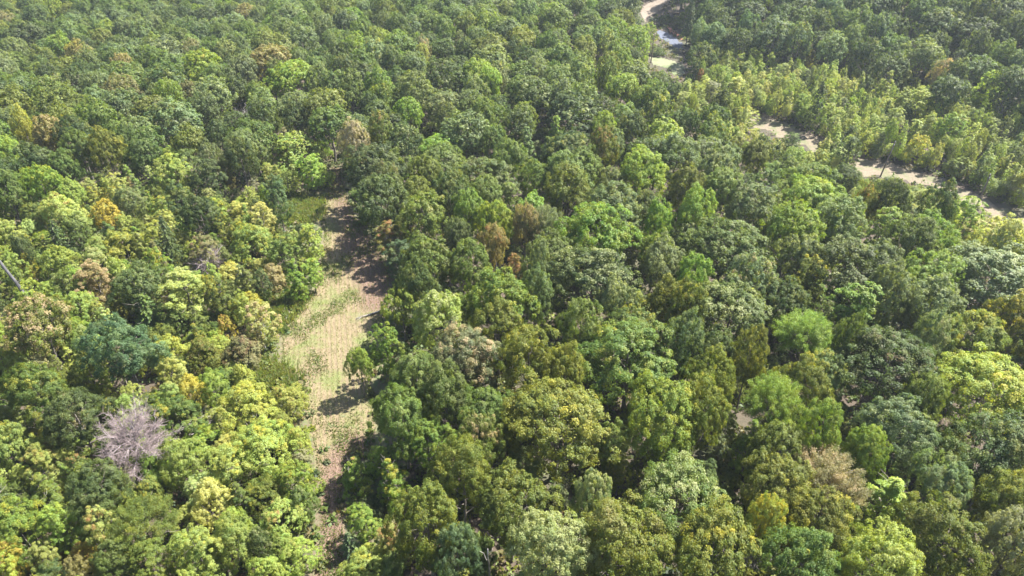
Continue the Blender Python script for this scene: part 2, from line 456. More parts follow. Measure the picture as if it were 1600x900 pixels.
def dirt_mat(name, a, b, c):
    N = NT(name); g = N.n('ShaderNodeNewGeometry').outputs['Position']
    n1 = N.noise(g, .3, 5, .65); n2 = N.noise(g, 2.5, 5, .7)
    col = N.mix(N.ramp(n2, .35, .65), a, b); col = N.mix(N.math('MULTIPLY', N.ramp(n1, .46, .60), .8), col, c)
    bp = N.n('ShaderNodeBump', {'Height': n2, 'Strength': .5, 'Distance': .1})
    return N.surf(N.n('ShaderNodeBsdfPrincipled', {'Base Color': col, 'Roughness': .9, 'Normal': bp.outputs[0]}).outputs[0])

# ------------------------------------------------------------------ ground sheets
def grid_coords():
    near = np.arange(-210, 211, 3.0)
    far = 210+np.cumsum(3*1.16**np.arange(1, 36))
    return np.concatenate([-far[::-1], near, far])
gx = grid_coords(); gy = grid_coords()+190
X, Y = np.meshgrid(gx, gy); Z = terr(X, Y)
n, m = X.shape
idx = np.arange(n*m).reshape(n, m)
F = np.stack([idx[:-1, :-1], idx[:-1, 1:], idx[1:, 1:], idx[1:, :-1]], -1).reshape(-1, 4)
g = obj('ground', mk_mesh('ground', np.stack([X, Y, Z], -1).reshape(-1, 3), [F], [ground_mat()], smooth=True)); tag(g, kind='structure')

def sheet(name, poly, mat, res, lift, attr=None, rough=.0, dome=0):
    P = np.array(poly); x0, y0 = P.min(0)-res; x1, y1 = P.max(0)+res
    xs = np.arange(x0, x1, res); ys = np.arange(y0, y1, res)
    X, Y = np.meshgrid(xs, ys)
    ins = inpoly(X+rough*np.sin(Y*.9+X*.3), Y+rough*np.sin(X*1.1-Y*.4), poly)
    cell = ins[:-1, :-1] & ins[1:, 1:] & ins[:-1, 1:] & ins[1:, :-1]
    idx = np.arange(X.size).reshape(X.shape)
    F = np.stack([idx[:-1, :-1], idx[:-1, 1:], idx[1:, 1:], idx[1:, :-1]], -1)[cell]
    used = np.unique(F); rm = np.full(X.size, -1); rm[used] = np.arange(len(used))
    x = X.ravel()[used]; y = Y.ravel()[used]
    d = polydist(x, y, poly)
    z = terr(x, y)+lift+dome*sstep(d/2.5)
    at_ = {'cover': ('POINT', attr(x, y))} if attr else None
    o = obj(name, mk_mesh(name, np.stack([x, y, z], 1), [rm[F]], [mat], at_, smooth=True)); tag(o, kind='structure'); return o
# right edge of the clearing carries leaf litter
RE = [at(*p) for p in [(520, 262), (545, 300), (560, 340), (560, 372), (575, 410), (590, 440), (598, 470)]]
RLOW = [at(*p) for p in [(548, 700), (530, 740), (520, 800), (520, 905)]]
def cover(x, y):
    ins = inpoly(x, y, CLEAR); d = polydist(x, y, CLEAR)
    mown = np.clip(np.where(ins, .5+d/2.4, .5-d/3.0), 0, 1)
    def dl(L):
        dd = np.full(x.shape, 1e9)
        for (x1, y1), (x2, y2) in zip(L[:-1], L[1:]):
            ex, ey = x2-x1, y2-y1; t = np.clip(((x-x1)*ex+(y-y1)*ey)/(ex*ex+ey*ey), 0, 1)
            dd = np.minimum(dd, np.hypot(x-x1-t*ex, y-y1-t*ey))
        return dd
    lit = np.maximum(1-dl(RE)/7.5, 1-dl(RLOW)/5.0)
    return np.stack([mown, np.clip(lit, 0, 1), mown*0], 1)
sheet('meadow_clearing', FIELD, field_mat(), .6, .05, cover)
sheet('dirt_track', TRACK, dirt_mat('pale_dirt', (.11, .083, .055), (.185, .147, .10), (.09, .10, .035)), 1.0, .06, rough=.8)
sheet('gravel_road', [at(*p) for p in ROADA_PX], dirt_mat('pale_gravel', (.16, .125, .095), (.23, .185, .145), (.14, .11, .08)), 1.0, .06)
sheet('asphalt_road', [at(*p) for p in ROADB_PX], dirt_mat('bluish_chippings', (.055, .065, .095), (.095, .108, .145), (.065, .072, .09)), 1.0, .07)
sheet('grass_verge', [at(*p) for p in PATCH_PX], dirt_mat('sandy_grass', (.13, .13, .065), (.19, .18, .11), (.09, .12, .04)), 1.0, .06)
bank = [at(*p) for p in [(1038, 40), (1046, 42), (1060, 52), (1070, 62), (1070, 68), (1056, 57), (1042, 49)]]
sheet('clay_bank', bank, dirt_mat('red_clay', (.30, .11, .07), (.42, .19, .12), (.25, .10, .07)), .8, .1, dome=1.6)

# ------------------------------------------------------------------ the trees: palette
PAL = {  # words in a label, base colour of the leaves
 'mid': ('mid-green', (.062, .098, .016)), 'olive': ('olive-green', (.086, .106, .013)), 'grey': ('grey-green', (.088, .118, .044)),
 'dark': ('dark green', (.036, .060, .015)), 'bright': ('bright green', (.098, .150, .014)), 'yel': ('yellow-green', (.17, .205, .040)),
 'pale': ('pale yellow-green', (.24, .26, .085)), 'blue': ('blue-green', (.046, .083, .034)), 'gold': ('golden-yellow', (.25, .22, .030)),
 'tan': ('tan-grey', (.19, .17, .10)), 'rust': ('rust-orange', (.24, .14, .06)), 'brown': ('brownish olive', (.13, .115, .042)), 'lime': ('lime-green', (.145, .20, .025))}
# (u, v) of the crown's middle in the photograph, its width there, crown style, colour, accent, share of turned leaves
T = []
def t(u, v, w, st, c, acc='gold', al=.08, H=None, note=None): T.append((u, v, w, st, c, acc, al, H, note))
# right of the clearing, near
t(556, 742, 52, 'conic', 'lime', 'rust', .25, 6.5); t(612, 752, 56, 'conic', 'bright', 'gold', .42, 9); t(568, 818, 52, 'ovate', 'bright', 'gold', .15, 6)
t(608, 845, 42, 'ovate', 'pale', 'rust', .4, 6.5); t(546, 850, 34, 'pine', 'blue', 'gold', 0, 4.5); t(572, 885, 74, 'bush', 'yel', 'gold', .25, 4)
t(628, 655, 92, 'round', 'mid', 'pale', .1); t(668, 692, 74, 'spread', 'bright', 'gold', .2, 11); t(745, 690, 82, 'round', 'olive', 'tan', .38)
t(722, 745, 110, 'round', 'olive', 'gold', .1); t(872, 660, 165, 'round', 'olive', 'gold', .22); t(800, 792, 125, 'spread', 'olive', 'gold', .15)
t(668, 822, 108, 'round', 'olive', 'gold', .1); t(714, 866, 66, 'round', 'blue', 'pale', .1); t(926, 785, 66, 'spread', 'grey', 'pale', .5)
t(858, 862, 115, 'spread', 'pale', 'pale', .4); t(966, 850, 135, 'round', 'olive', 'tan', .1); t(1036, 655, 125, 'round', 'bright', 'gold', .25)
t(1062, 785, 150, 'round', 'mid', 'pale', .4); t(1094, 640, 80, 'round', 'olive', 'gold', .25); t(1208, 625, 105, 'feather', 'bright', 'gold', .1)
t(1168, 702, 50, 'conic', 'bright', 'gold', .05); t(1276, 684, 80, 'round', 'bright', 'gold', .05); t(1345, 712, 72, 'round', 'bright', 'gold', .05)
t(1394, 672, 115, 'round', 'grey', 'pale', .3); t(1290, 748, 130, 'feather', 'brown', 'tan', .35); t(1210, 765, 118, 'round', 'olive', 'gold', .2)
t(1118, 862, 140, 'round', 'olive', 'gold', .3); t(1192, 822, 62, 'spread', 'yel', 'gold', .5); t(1280, 822, 105, 'round', 'olive', 'gold', .25)
t(1380, 802, 84, 'conic', 'lime', 'gold', .05, 12); t(1460, 846, 120, 'round', 'olive', 'brown', .2); t(1472, 764, 90, 'spread', 'grey', 'tan', .2)
t(1554, 712, 150, 'round', 'dark', 'gold', .1); t(1376, 890, 110, 'round', 'yel', 'pale', .2); t(1585, 845, 90, 'spread', 'tan', 'pale', .3)
t(1542, 608, 150, 'round', 'lime', 'gold', .25); t(1385, 572, 145, 'round', 'dark', 'brown', .25)  # first crown: its backlit yellow rim is put into lime and gold leaves
# middle right
t(1134, 388, 128, 'round', 'mid', 'pale', .1); t(1236, 364, 88, 'round', 'bright', 'gold', .15); t(1252, 405, 70, 'spread', 'grey', 'pale', .4)
t(1296, 381, 42, 'ovate', 'lime', 'gold', .1, 13); t(1312, 352, 92, 'round', 'grey', 'pale', .2); t(1384, 366, 52, 'ovate', 'lime', 'pale', .2, 13)
t(1426, 382, 80, 'round', 'mid', 'pale', .05); t(1328, 425, 112, 'round', 'dark', 'pale', .28); t(1258, 452, 46, 'ovate', 'olive', 'gold', .3, 15)
t(1171, 442, 92, 'round', 'grey', 'tan', .3); t(1144, 492, 128, 'round', 'mid', 'pale', .3); t(1258, 520, 92, 'feather', 'bright', 'pale', .1)
t(1340, 496, 76, 'ovate', 'bright', 'pale', .15, 14); t(1392, 468, 72, 'round', 'grey', 'pale', .15); t(1456, 432, 90, 'round', 'bright', 'pale', .1)
t(1456, 482, 86, 'round', 'grey', 'pale', .3); t(1556, 436, 145, 'round', 'grey', 'pale', .25); t(1518, 530, 92, 'spread', 'olive', 'gold', .3)
t(1584, 500, 84, 'round', 'olive', 'gold', .4); t(1456, 532, 72, 'round', 'grey', 'tan', .2); t(1075, 490, 62, 'round', 'olive', 'gold', .3)
t(1070, 540, 62, 'round', 'blue', 'pale', .3); t(1082, 436, 56, 'spread', 'bright', 'pale', .2); t(1171, 562, 56, 'round', 'olive', 'gold', .3)
t(1112, 592, 72, 'round', 'olive', 'gold', .2); t(1532, 358, 72, 'bush', 'pale', 'tan', .35); t(1509, 338, 40, 'ovate', 'lime', 'gold', .1)
t(1468, 324, 52, 'round', 'dark', 'rust', .1); t(1391, 320, 52, 'round', 'dark', 'pale', .05); t(1350, 322, 44, 'round', 'olive', 'rust', .34)
t(1270, 316, 88, 'round', 'bright', 'gold', .1); t(1085, 332, 60, 'round', 'lime', 'gold', .1); t(1172, 322, 86, 'round', 'grey', 'tan', .2)
t(1560, 385, 70, 'round', 'pale', 'gold', .3); t(1325, 540, 50, 'round', 'mid', 'pale', .1)
# middle, along and beyond the clearing's right edge
t(594, 312, 80, 'round', 'dark', 'pale', .15); t(612, 376, 52, 'ovate', 'olive', 'rust', .42, 10); t(626, 404, 46, 'ovate', 'blue', 'gold', .1, 9)
t(668, 412, 82, 'round', 'olive', 'brown', .1); t(664, 336, 84, 'round', 'olive', 'tan', .15); t(774, 350, 58, 'spread', 'lime', 'gold', .2)
t(822, 354, 40, 'round', 'tan', 'tan', .4); t(772, 386, 50, 'spread', 'brown', 'rust', .35); t(803, 428, 28, 'ovate', 'brown', 'rust', .5, 10)
t(774, 474, 90, 'round', 'bright', 'gold', .25); t(926, 440, 128, 'round', 'dark', 'pale', .35); t(840, 422, 54, 'round', 'grey', 'pale', .2)
t(842, 466, 56, 'round', 'grey', 'pale', .2); t(852, 350, 80, 'feather', 'grey', 'tan', .1); t(936, 362, 118, 'round', 'bright', 'gold', .12)
t(1036, 416, 74, 'round', 'grey', 'pale', .2); t(962, 474, 62, 'spread', 'grey', 'pale', .5); t(1044, 480, 76, 'round', 'olive', 'gold', .15)
t(628, 478, 58, 'spread', 'bright', 'gold', .25, 11); t(684, 500, 86, 'round', 'yel', 'pale', .45); t(606, 548, 52, 'ovate', 'bright', 'gold', .15, 11)
t(562, 572, 46, 'round', 'bright', 'gold', .15, 9); t(722, 560, 118, 'round', 'grey', 'tan', .42); t(780, 520, 90, 'round', 'olive', 'gold', .2)
t(830, 560, 104, 'round', 'olive', 'gold', .3); t(884, 590, 80, 'round', 'olive', 'gold', .2); t(986, 556, 138, 'round', 'mid', 'gold', .25)
t(910, 512, 66, 'round', 'mid', 'pale', .3); t(652, 445, 50, 'round', 'dark', 'gold', .1); t(650, 600, 84, 'round', 'mid', 'pale', .2)
# upper middle
t(662, 84, 24, 'round', 'tan', 'rust', .32); t(594, 210, 42, 'round', 'olive', 'rust', .32); t(868, 222, 34, 'conic', 'lime', 'gold', .05, 14)
t(1002, 268, 76, 'round', 'lime', 'gold', .12); t(942, 234, 48, 'round', 'olive', 'rust', .32); t(822, 240, 34, 'conic', 'grey', 'pale', .2, 14)
t(948, 76, 24, 'ovate', 'yel', 'gold', .1, 16); t(1006, 72, 24, 'ovate', 'yel', 'pale', .2, 16); t(553, 226, 42, 'round', 'tan', 'tan', .2)
t(728, 210, 80, 'round', 'grey', 'pale', .1); t(894, 184, 98, 'round', 'dark', 'pale', .25); t(812, 200, 62, 'round', 'dark', 'pale', .2)
t(764, 132, 36, 'round', 'lime', 'pale', .1); t(660, 92, 26, 'round', 'yel', 'gold', .2); t(972, 142, 52, 'round', 'bright', 'pale', .1)
# upper left
t(168, 56, 30, 'round', 'yel', 'gold', .2); t(80, 12, 26, 'round', 'lime', 'gold', .05); t(96, 76, 34, 'round', 'bright', 'gold', .05)
t(460, 238, 84, 'bush', 'yel', 'gold', .25, 10); t(486, 268, 40, 'ovate', 'lime', 'gold', .1, 10); t(455, 124, 74, 'round', 'bright', 'gold', .1)
t(376, 246, 46, 'round', 'dark', 'gold', .02); t(354, 220, 36, 'bush', 'yel', 'gold', .35, 6); t(189, 168, 66, 'round', 'dark', 'pale', .25)
t(240, 236, 46, 'ovate', 'mid', 'pale', .2, 14); t(277, 274, 54, 'ovate', 'yel', 'gold', .15, 12); t(37, 200, 26, 'round', 'gold', 'pale', .3)
t(76, 216, 60, 'round', 'brown', 'tan', .3); t(10, 244, 44, 'round', 'lime', 'gold', .05); t(324, 284, 52, 'ovate', 'dark', 'pale', .05, 13)
# left of the clearing
t(202, 318, 50, 'round', 'grey', 'tan', .2, 10); t(264, 380, 38, 'pine', 'dark', 'gold', 0, 12); t(314, 338, 54, 'round', 'dark', 'pale', .15, 12)
t(280, 320, 40, 'ovate', 'dark', 'gold', .05, 12); t(434, 312, 38, 'ovate', 'blue', 'pale', .15, 13); t(397, 382, 84, 'bush', 'yel', 'gold', .3, 9)
t(441, 395, 42, 'ovate', 'mid', 'gold', .2, 9); t(484, 380, 42, 'ovate', 'lime', 'gold', .3, 9); t(462, 436, 38, 'conic', 'bright', 'gold', .05, 9)
t(488, 428, 32, 'ovate', 'lime', 'gold', .2, 7); t(321, 396, 46, 'ovate', 'brown', 'brown', .35, 9); t(152, 442, 54, 'ovate', 'brown', 'tan', .5, 10)
t(190, 388, 60, 'bush', 'yel', 'gold', .25, 8); t(92, 374, 38, 'pine', 'dark', 'gold', 0, 9); t(36, 392, 32, 'round', 'dark', 'pale', 0, 9)
t(292, 456, 80, 'ovate', 'yel', 'pale', .3, 10); t(216, 446, 70, 'round', 'dark', 'pale', .25, 11); t(233, 490, 54, 'pine', 'mid', 'gold', 0, 8)
t(404, 506, 56, 'ovate', 'pale', 'tan', .45, 10, 'birch'); t(384, 548, 60, 'bush', 'brown', 'brown', .4, 6); t(354, 512, 36, 'bush', 'gold', 'rust', .4, 5)
t(190, 546, 108, 'round', 'blue', 'pale', .15, 14); t(62, 506, 100, 'round', 'olive', 'tan', .45, 14); t(44, 416, 30, 'bush', 'gold', 'gold', .3, 6)
t(270, 548, 52, 'bush', 'yel', 'gold', .3, 7); t(318, 556, 58, 'bush', 'olive', 'rust', .3, 7)
t(56, 610, 92, 'round', 'mid', 'gold', .25, 12); t(118, 654, 86, 'round', 'dark', 'pale', .15, 12); t(150, 768, 86, 'round', 'dark', 'pale', .15, 11)
t(280, 654, 88, 'bush', 'mid', 'gold', .25, 8); t(299, 616, 52, 'bush', 'gold', 'gold', .4, 7); t(220, 818, 120, 'feather', 'olive', 'gold', .15, 10)
t(392, 640, 84, 'bush', 'yel', 'gold', .2, 8); t(410, 700, 94, 'bush', 'yel', 'gold', .3, 8); t(288, 722, 80, 'bush', 'yel', 'pale', .2, 8)
t(356, 730, 60, 'ovate', 'yel', 'gold', .3, 8); t(330, 782, 64, 'bush', 'pale', 'pale', .3, 7); t(448, 628, 60, 'bush', 'yel', 'rust', .3, 6)
t(462, 690, 46, 'bush', 'yel', 'rust', .25, 5); t(462, 750, 62, 'bush', 'lime', 'gold', .3, 6); t(440, 808, 72, 'bush', 'yel', 'rust', .25, 6)
t(366, 846, 74, 'bush', 'yel', 'gold', .2, 8); t(312, 864, 70, 'ovate', 'yel', 'gold', .2, 9); t(18, 702, 74, 'bush', 'yel', 'gold', .3, 9)
t(68, 732, 54, 'ovate', 'yel', 'rust', .25, 8); t(30, 826, 84, 'bush', 'bright', 'gold', .25, 9); t(102, 826, 60, 'ovate', 'lime', 'gold', .2, 9)
t(182, 872, 62, 'round', 'mid', 'pale', .2, 8); t(8, 872, 52, 'bush', 'gold', 'rust', .4, 7); t(238, 880, 60, 'ovate', 'olive', 'gold', .1, 8)
t(132, 872, 40, 'bush', 'gold', 'brown', .4, 5); t(462, 868, 60, 'bush', 'yel', 'rust', .2, 5); t(420, 895, 60, 'bush', 'yel', 'gold', .2, 5)
t(378, 590, 36, 'bush', 'yel', 'gold', .2, 5); t(350, 655, 50, 'bush', 'pale', 'tan', .3, 5)
# along the track
t(1276, 168, 30, 'conic', 'dark', 'pale', .1, 15); t(1127, 160, 26, 'round', 'dark', 'gold', 0, 11); t(1165, 184, 34, 'ovate', 'yel', 'gold', .35, 7)
t(1326, 244, 34, 'ovate', 'dark', 'pale', .1, 11); t(1094, 124, 12, 'ovate', 'rust', 'rust', .7, 8); t(1380, 144, 36, 'conic', 'yel', 'gold', .2, 13)
t(1434, 168, 40, 'ovate', 'yel', 'gold', .2, 12); t(1470, 118, 32, 'round', 'tan', 'tan', .5); t(1478, 148, 60, 'round', 'dark', 'pale', .1)
t(1539, 144, 36, 'ovate', 'lime', 'pale', .2, 14); t(1485, 204, 36, 'ovate', 'lime', 'gold', .1, 11); t(1434, 234, 42, 'bush', 'yel', 'gold', .45, 8)
t(1394, 106, 50, 'round', 'dark', 'pale', .1); t(1238, 222, 22, 'ovate', 'mid', 'pale', .1, 6); t(1302, 238, 24, 'ovate', 'mid', 'gold', .1, 6)
t(1410, 302, 40, 'bush', 'lime', 'gold', .2, 4); t(1450, 308, 46, 'bush', 'yel', 'gold', .25, 4); t(1318, 278, 44, 'round', 'dark', 'pale', .1, 9)
t(1078, 30, 26, 'pine', 'dark', 'gold', 0, 17); t(1150, 140, 30, 'ovate', 'pale', 'gold', .3, 9); t(1112, 148, 30, 'ovate', 'tan', 'pale', .4, 9)

HDEF = {'round': 15, 'spread': 14.5, 'ovate': 11, 'conic': 11, 'feather': 14, 'pine': 12, 'bush': 6}
MIDF = {'round': .66, 'spread': .68, 'ovate': .56, 'conic': .5, 'feather': .68, 'pine': .52, 'bush': .5}
trees = []   # dict: x y z H D st col acc al note placed
def crown_mid(tr): return tr['z']+tr['H']*MIDF[tr['st']]
for (u, v, w, st, c, acc, al, H, note) in T:
    H = H or HDEF[st]*R.uniform(.92, 1.08)
    x, y = at(u, v, H*MIDF[st]); z = float(terr(x, y))
    dep = proj(x, y, z+H*MIDF[st])[2]
    D = w*dep/FPX
    trees.append(dict(x=x, y=y, z=z, H=H, D=D, st=st, c=c, acc=acc, al=al, note=note, key=True))

YOUNG = [(-80, 330), (60, 300), (150, 262), (260, 250), (330, 300), (400, 280), (470, 190), (520, 230), (512, 300), (500, 430), (445, 480), (440, 570), (505, 700), (505, 1000), (-80, 1000)]
STRIP = [(1075, 112), (1130, 74), (1240, 84), (1330, 94), (1420, 122), (1500, 146), (1680, 196), (1680, 420), (1500, 372), (1400, 318), (1300, 290), (1220, 240), (1150, 205), (1060, 160)]
def region(u, v):
    if inp(u, v, YOUNG): return 'young'
    if inp(u, v, STRIP): return 'strip'
    if u > 1050 and v < 100+max(0, u-1200)*.22: return 'hill'
    if u < 530 and v < 360: return 'left'
    if v > 300: return 'near'
    return 'mid'
MIXC = {'young': [('yel', 42), ('pale', 20), ('lime', 12), ('mid', 12), ('olive', 14), ('brown', 3), ('gold', 1), ('dark', 10), ('tan', 2), ('bright', 8)],
        'strip': [('yel', 42), ('pale', 30), ('lime', 16), ('bright', 4), ('grey', 6), ('dark', 3)],
        'hill': [('dark', 50), ('grey', 14), ('mid', 20), ('blue', 16)],  # shade on the slope is put into these darker, bluer leaf colours
        'left': [('grey', 24), ('mid', 30), ('olive', 14), ('dark', 26), ('brown', 3), ('bright', 4)],
        'near': [('mid', 28), ('olive', 26), ('grey', 16), ('bright', 12), ('dark', 20)],
        'mid': [('mid', 34), ('grey', 28), ('bright', 8), ('olive', 8), ('dark', 18), ('lime', 3)]}
MIXS = {'young': [('bush', 38), ('ovate', 36), ('conic', 22), ('round', 8), ('pine', 3)], 'strip': [('ovate', 50), ('conic', 28), ('bush', 12), ('round', 10)],
        'hill': [('round', 74), ('spread', 16), ('ovate', 8), ('pine', 2)], 'left': [('round', 72), ('spread', 20), ('ovate', 8)],
        'near': [('round', 72), ('spread', 20), ('feather', 4), ('ovate', 4)], 'mid': [('round', 70), ('spread', 20), ('ovate', 8), ('conic', 2)]}
def pick(lst):
    r = R.uniform(0, sum(w for _, w in lst))
    for k, w in lst:
        r -= w
        if r <= 0: return k
    return lst[-1][0]
cell = {}
def near_ok(x, y, r, hgt, f):
    ci, cj = int(x//8), int(y//8)
    for i in range(ci-2, ci+3):
        for j in range(cj-2, cj+3):
            for q in cell.get((i, j), ()):
                if math.hypot(q['x']-x, q['y']-y) < f*(q['D']/2+r): return False
    return True
def put(tr): cell.setdefault((int(tr['x']//8), int(tr['y']//8)), []).append(tr)
for tr in trees: put(tr)
def open_hit(tr):
    """would this tree stand in, or hide, ground that the photograph shows open?"""
    x, y, z, H, D = tr['x'], tr['y'], tr['z'], tr['H'], tr['D']
    for P in OPEN:
        if inp(x, y, P) or pdist(x, y, P) < 1.2: return True
    for f in (.15, .4, .65, .9, 1.0):
        u, v, dep = proj(x, y, z+H*f); w = D*(.42 if f < .8 else .2)*FPX/dep
        for q in (-w, 0, w):
            for P in OPEN_PX:
                if inp(u+q, v, P): return True
    return False
def hides_key(tr):
    """keep a filler from standing right in front of a placed tree's crown"""
    u, v, dep = proj(tr['x'], tr['y'], tr['z']+tr['H']*.98)
    for k in KEYS:
        if k['dep'] > dep+2 and abs(u-k['u']) < k['w']*.5 and v < k['v']+k['w']*.18 and v > k['v']-k['w']*.7: return True
    return False
KEYS = []
for tr in trees:
    u, v, dep = proj(tr['x'], tr['y'], crown_mid(tr)); KEYS.append(dict(u=u, v=v, dep=dep, w=tr['D']*FPX/dep))
def fill(n, f, small=False, low=False, only=None):
    for _ in range(n):
        y = 14+ (R.uniform()**.75)*400; wmax = 40+y*.92
        x = R.uniform(-wmax, wmax)
        if only == 'strip': d_ = R.uniform(-18, 62); l_ = R.uniform(-90, 110); x = 66+.836*d_+.548*l_; y = 184+.548*d_-.836*l_
        if only == 'young': x = R.uniform(-130, -10); y = R.uniform(25, 190)
        z = float(terr(x, y))
        u, v, dep = proj(x, y, z+(5 if only else 9))
        if v < -95 or v > 1080 or u < -130 or u > 1730: continue
        rg = region(u, v)
        if only and rg != only: continue
        st = pick(MIXS[rg])
        if small:
            st = pick([('ovate', 60), ('bush', 40)]) if rg not in ('young', 'strip') else st
        H = HDEF[st]*R.uniform(.82, 1.12)
        D = BASE[st][0]*H/BASE[st][1]*R.uniform(.66, 1.22)
        if st == 'bush': D = R.uniform(4.2, 6.8); H = R.uniform(4, 7.5)
        if rg == 'young' and st == 'bush': D = R.uniform(3, 5.2); H = R.uniform(3.5, 6.5)
        if rg in ('young',) and st in ('ovate', 'conic'): H = R.uniform(6, 10); D = H*.44*R.uniform(.8, 1.2)
        if rg == 'young' and st == 'round': H = R.uniform(7.5, 11); D = H*.55
        if rg == 'strip':
            H = R.uniform(5.5, 10) if st != 'bush' else R.uniform(3, 5.5); D = R.uniform(2.5, 4.3)
        if rg in ('left', 'mid'): D *= .95
        if rg == 'near': D *= .93
        if rg == 'hill': D *= 1.05; H *= 1.12
        if small: H *= .62; D *= .62
        if low: st = 'bush'; H = R.uniform(2.5, 4.5); D = R.uniform(2.8, 5)
        if not near_ok(x, y, D/2, H, f): continue
        if 590 < u < 675 and 690 < v < 830 and not low: continue
        c = pick(MIXC[rg])
        acc = {'young': pick([('gold', 4), ('rust', 1), ('pale', 4)]), 'strip': pick([('gold', 1), ('pale', 3)])}.get(rg, pick([('pale', 7), ('gold', 3), ('brown', 1)]))
        al = float(R.uniform(.02, .3)) if rg not in ('young', 'strip') else float(R.uniform(.1, .38))
        if st == 'pine': c = 'dark'; al = 0
        tr = dict(x=x, y=y, z=z, H=H, D=D, st=st, c=c, acc=acc, al=al, note=None, key=False)
        if open_hit(tr) or (not low and hides_key(tr)): continue
        trees.append(tr); put(tr)
fill(16000, .77)
fill(9000, .66)
fill(9000, .60, only='young')
fill(9000, .56, only='strip')
fill(8000, .54, small=True)
fill(9000, .60, low=True)

# ------------------------------------------------------------------ which of them become individuals
for tr in trees:
    tr['u'], tr['v'], tr['dep'] = proj(tr['x'], tr['y'], crown_mid(tr))
    tr['w'] = tr['D']*FPX/tr['dep']; tr['hp'] = tr['H']*.62*FPX/tr['dep']
    tr['kind'] = {'pine': 'evergreen_tree', 'bush': 'bushy_sapling'}.get(tr['st'], 'young_tree' if tr['H'] < 12.2 and tr['st'] in ('ovate', 'conic', 'round', 'spread') and tr['D'] < 8.5 else 'broadleaf_tree')
# how much of each shows: paint discs, near over far, on a coarse picture
buf = np.full((225, 400), -1)
order = sorted(range(len(trees)), key=lambda i: -trees[i]['dep'])
yy, xx = np.mgrid[0:225, 0:400]
for i in order:
    q = trees[i]; cu, cv, a, b = q['u']/4, q['v']/4, q['w']/8, max(q['hp'], q['w']*.75)/8
    j0, j1, i0, i1 = int(max(0, cv-b)), int(min(224, cv+b))+1, int(max(0, cu-a)), int(min(399, cu+a))+1
    if j0 >= j1 or i0 >= i1: continue
    s = ((xx[j0:j1, i0:i1]-cu)/a)**2+((yy[j0:j1, i0:i1]-cv)/b)**2 < 1
    buf[j0:j1, i0:i1][s] = i
cnt = np.bincount(buf[buf >= 0].ravel(), minlength=len(trees))
for i, tr in enumerate(trees): tr['shows'] = int(cnt[i])
indiv = []; rest = []
CAP = {'broadleaf_tree': 298, 'young_tree': 298, 'bushy_sapling': 280, 'evergreen_tree': 60}
for kd in CAP:
    L = sorted([q for q in trees if q['kind'] == kd], key=lambda q: (-(1 if q['key'] and q['shows'] >= 4 else 0), -q['shows']))
    L2 = [q for q in L if q['shows'] >= 4]
    indiv += L2[:CAP[kd]]; keep = set(map(id, L2[:CAP[kd]])); rest += [q for q in L if id(q) not in keep]
print('trees', len(trees), 'individuals', len(indiv), {k: sum(q['kind'] == k for q in indiv) for k in CAP})

# ------------------------------------------------------------------ labels
def words_for(q):
    ww = PAL[q['c']][0]
    sz = q['w']
    size = 'tiny' if sz < 24 else 'small' if sz < 42 else 'mid-sized' if sz < 72 else 'large' if sz < 110 else 'very large'
    acc = ''
    if q['al'] > .3:
        acc = {'gold': 'yellow-flecked ', 'tan': 'tan-topped ', 'rust': 'rust-tinged ', 'pale': 'pale-tipped ', 'brown': 'brown-flecked '}[q['acc']]
        if q['c'] in ('gold',) and q['acc'] == 'gold' or q['c'] == 'rust' or (q['c'] == 'tan' and q['acc'] == 'tan'): acc = ''
    shape = {'round': 'round-crowned tree', 'spread': 'spreading tree', 'ovate': 'oval-crowned tree', 'conic': 'cone-shaped tree', 'feather': 'feathery tree', 'pine': 'evergreen tree', 'bush': 'bushy sapling'}[q['st']]
    return size+' '+acc+ww+' '+shape
LMK = [ # (u, v, phrase)
 (195, 690, 'the bare dead tree'), (520, 300, "the clearing's far end"), (525, 610, "the clearing's widest part"), (520, 860, "the clearing's near end"),
 (404, 506, 'the white-trunked tree'), (25, 440, 'the leaning dead trunk'), (763, 870, 'the broken grey snag'), (612, 365, 'the orange-topped clearing-edge tree'),
 (803, 428, 'the small rusty tree'), (926, 440, 'the big dark central tree'), (1542, 608, 'the big yellow-rimmed tree'), (1380, 270, 'the tilted utility pole'),
 (1290, 748, 'the brown feathery tree'), (1192, 822, 'the golden-leaved tree'), (872, 660, 'the broad olive crown'), (460, 238, 'the yellow thicket'),
 (1045, 64, 'the bluish road stretch'), (1012, 20, 'the pale gravel road'), (1276, 168, 'the tall dark track-side tree'), (594, 210, 'the orange-tinged tree'),
 (37, 200, 'the small golden tree'), (868, 222, 'the lime cone-shaped tree'), (1134, 388, 'the broad mid-green crown'), (722, 560, 'the tan-topped tree'),
 (1470, 118, 'the tan hillside tree'), (354, 220, 'the yellowish bush'), (168, 56, 'the yellow-green far tree'), (1580, 845, 'the tan-grey corner tree'),
 (8, 872, 'the orange bush'), (1385, 572, 'the dark brownish crown'), (1556, 436, 'the wide grey-green crown'), (1094, 124, 'the red track-side tree'),
 (955, 75, 'the twin tall yellowish trees'), (942, 234, 'the rust-topped tree'), (455, 124, 'the bright green far crown'), (1580, 340, "the track's right end"),
 (1170, 190, "the track's bare upper patch"), (328, 672, 'the pale brush pile'), (373, 165, 'the pale bare snag'), (662, 84, 'the small orange far tree')]
def sector(du, dv):
    if abs(du) > abs(dv)*1.3: return 'right of' if du > 0 else 'left of'
    return 'behind' if dv < 0 else 'in front of'
ORD = ['', 'second ', 'third ', 'fourth ', 'fifth ', 'sixth ', 'seventh ', 'eighth ', 'ninth ', 'tenth ']
def near_lm(q):
    L = sorted((math.hypot(q['u']-a, (q['v']-b)*1.2), i) for i, (a, b, _) in enumerate(LMK))
    return [l for l in L if l[0] > 14][:5]
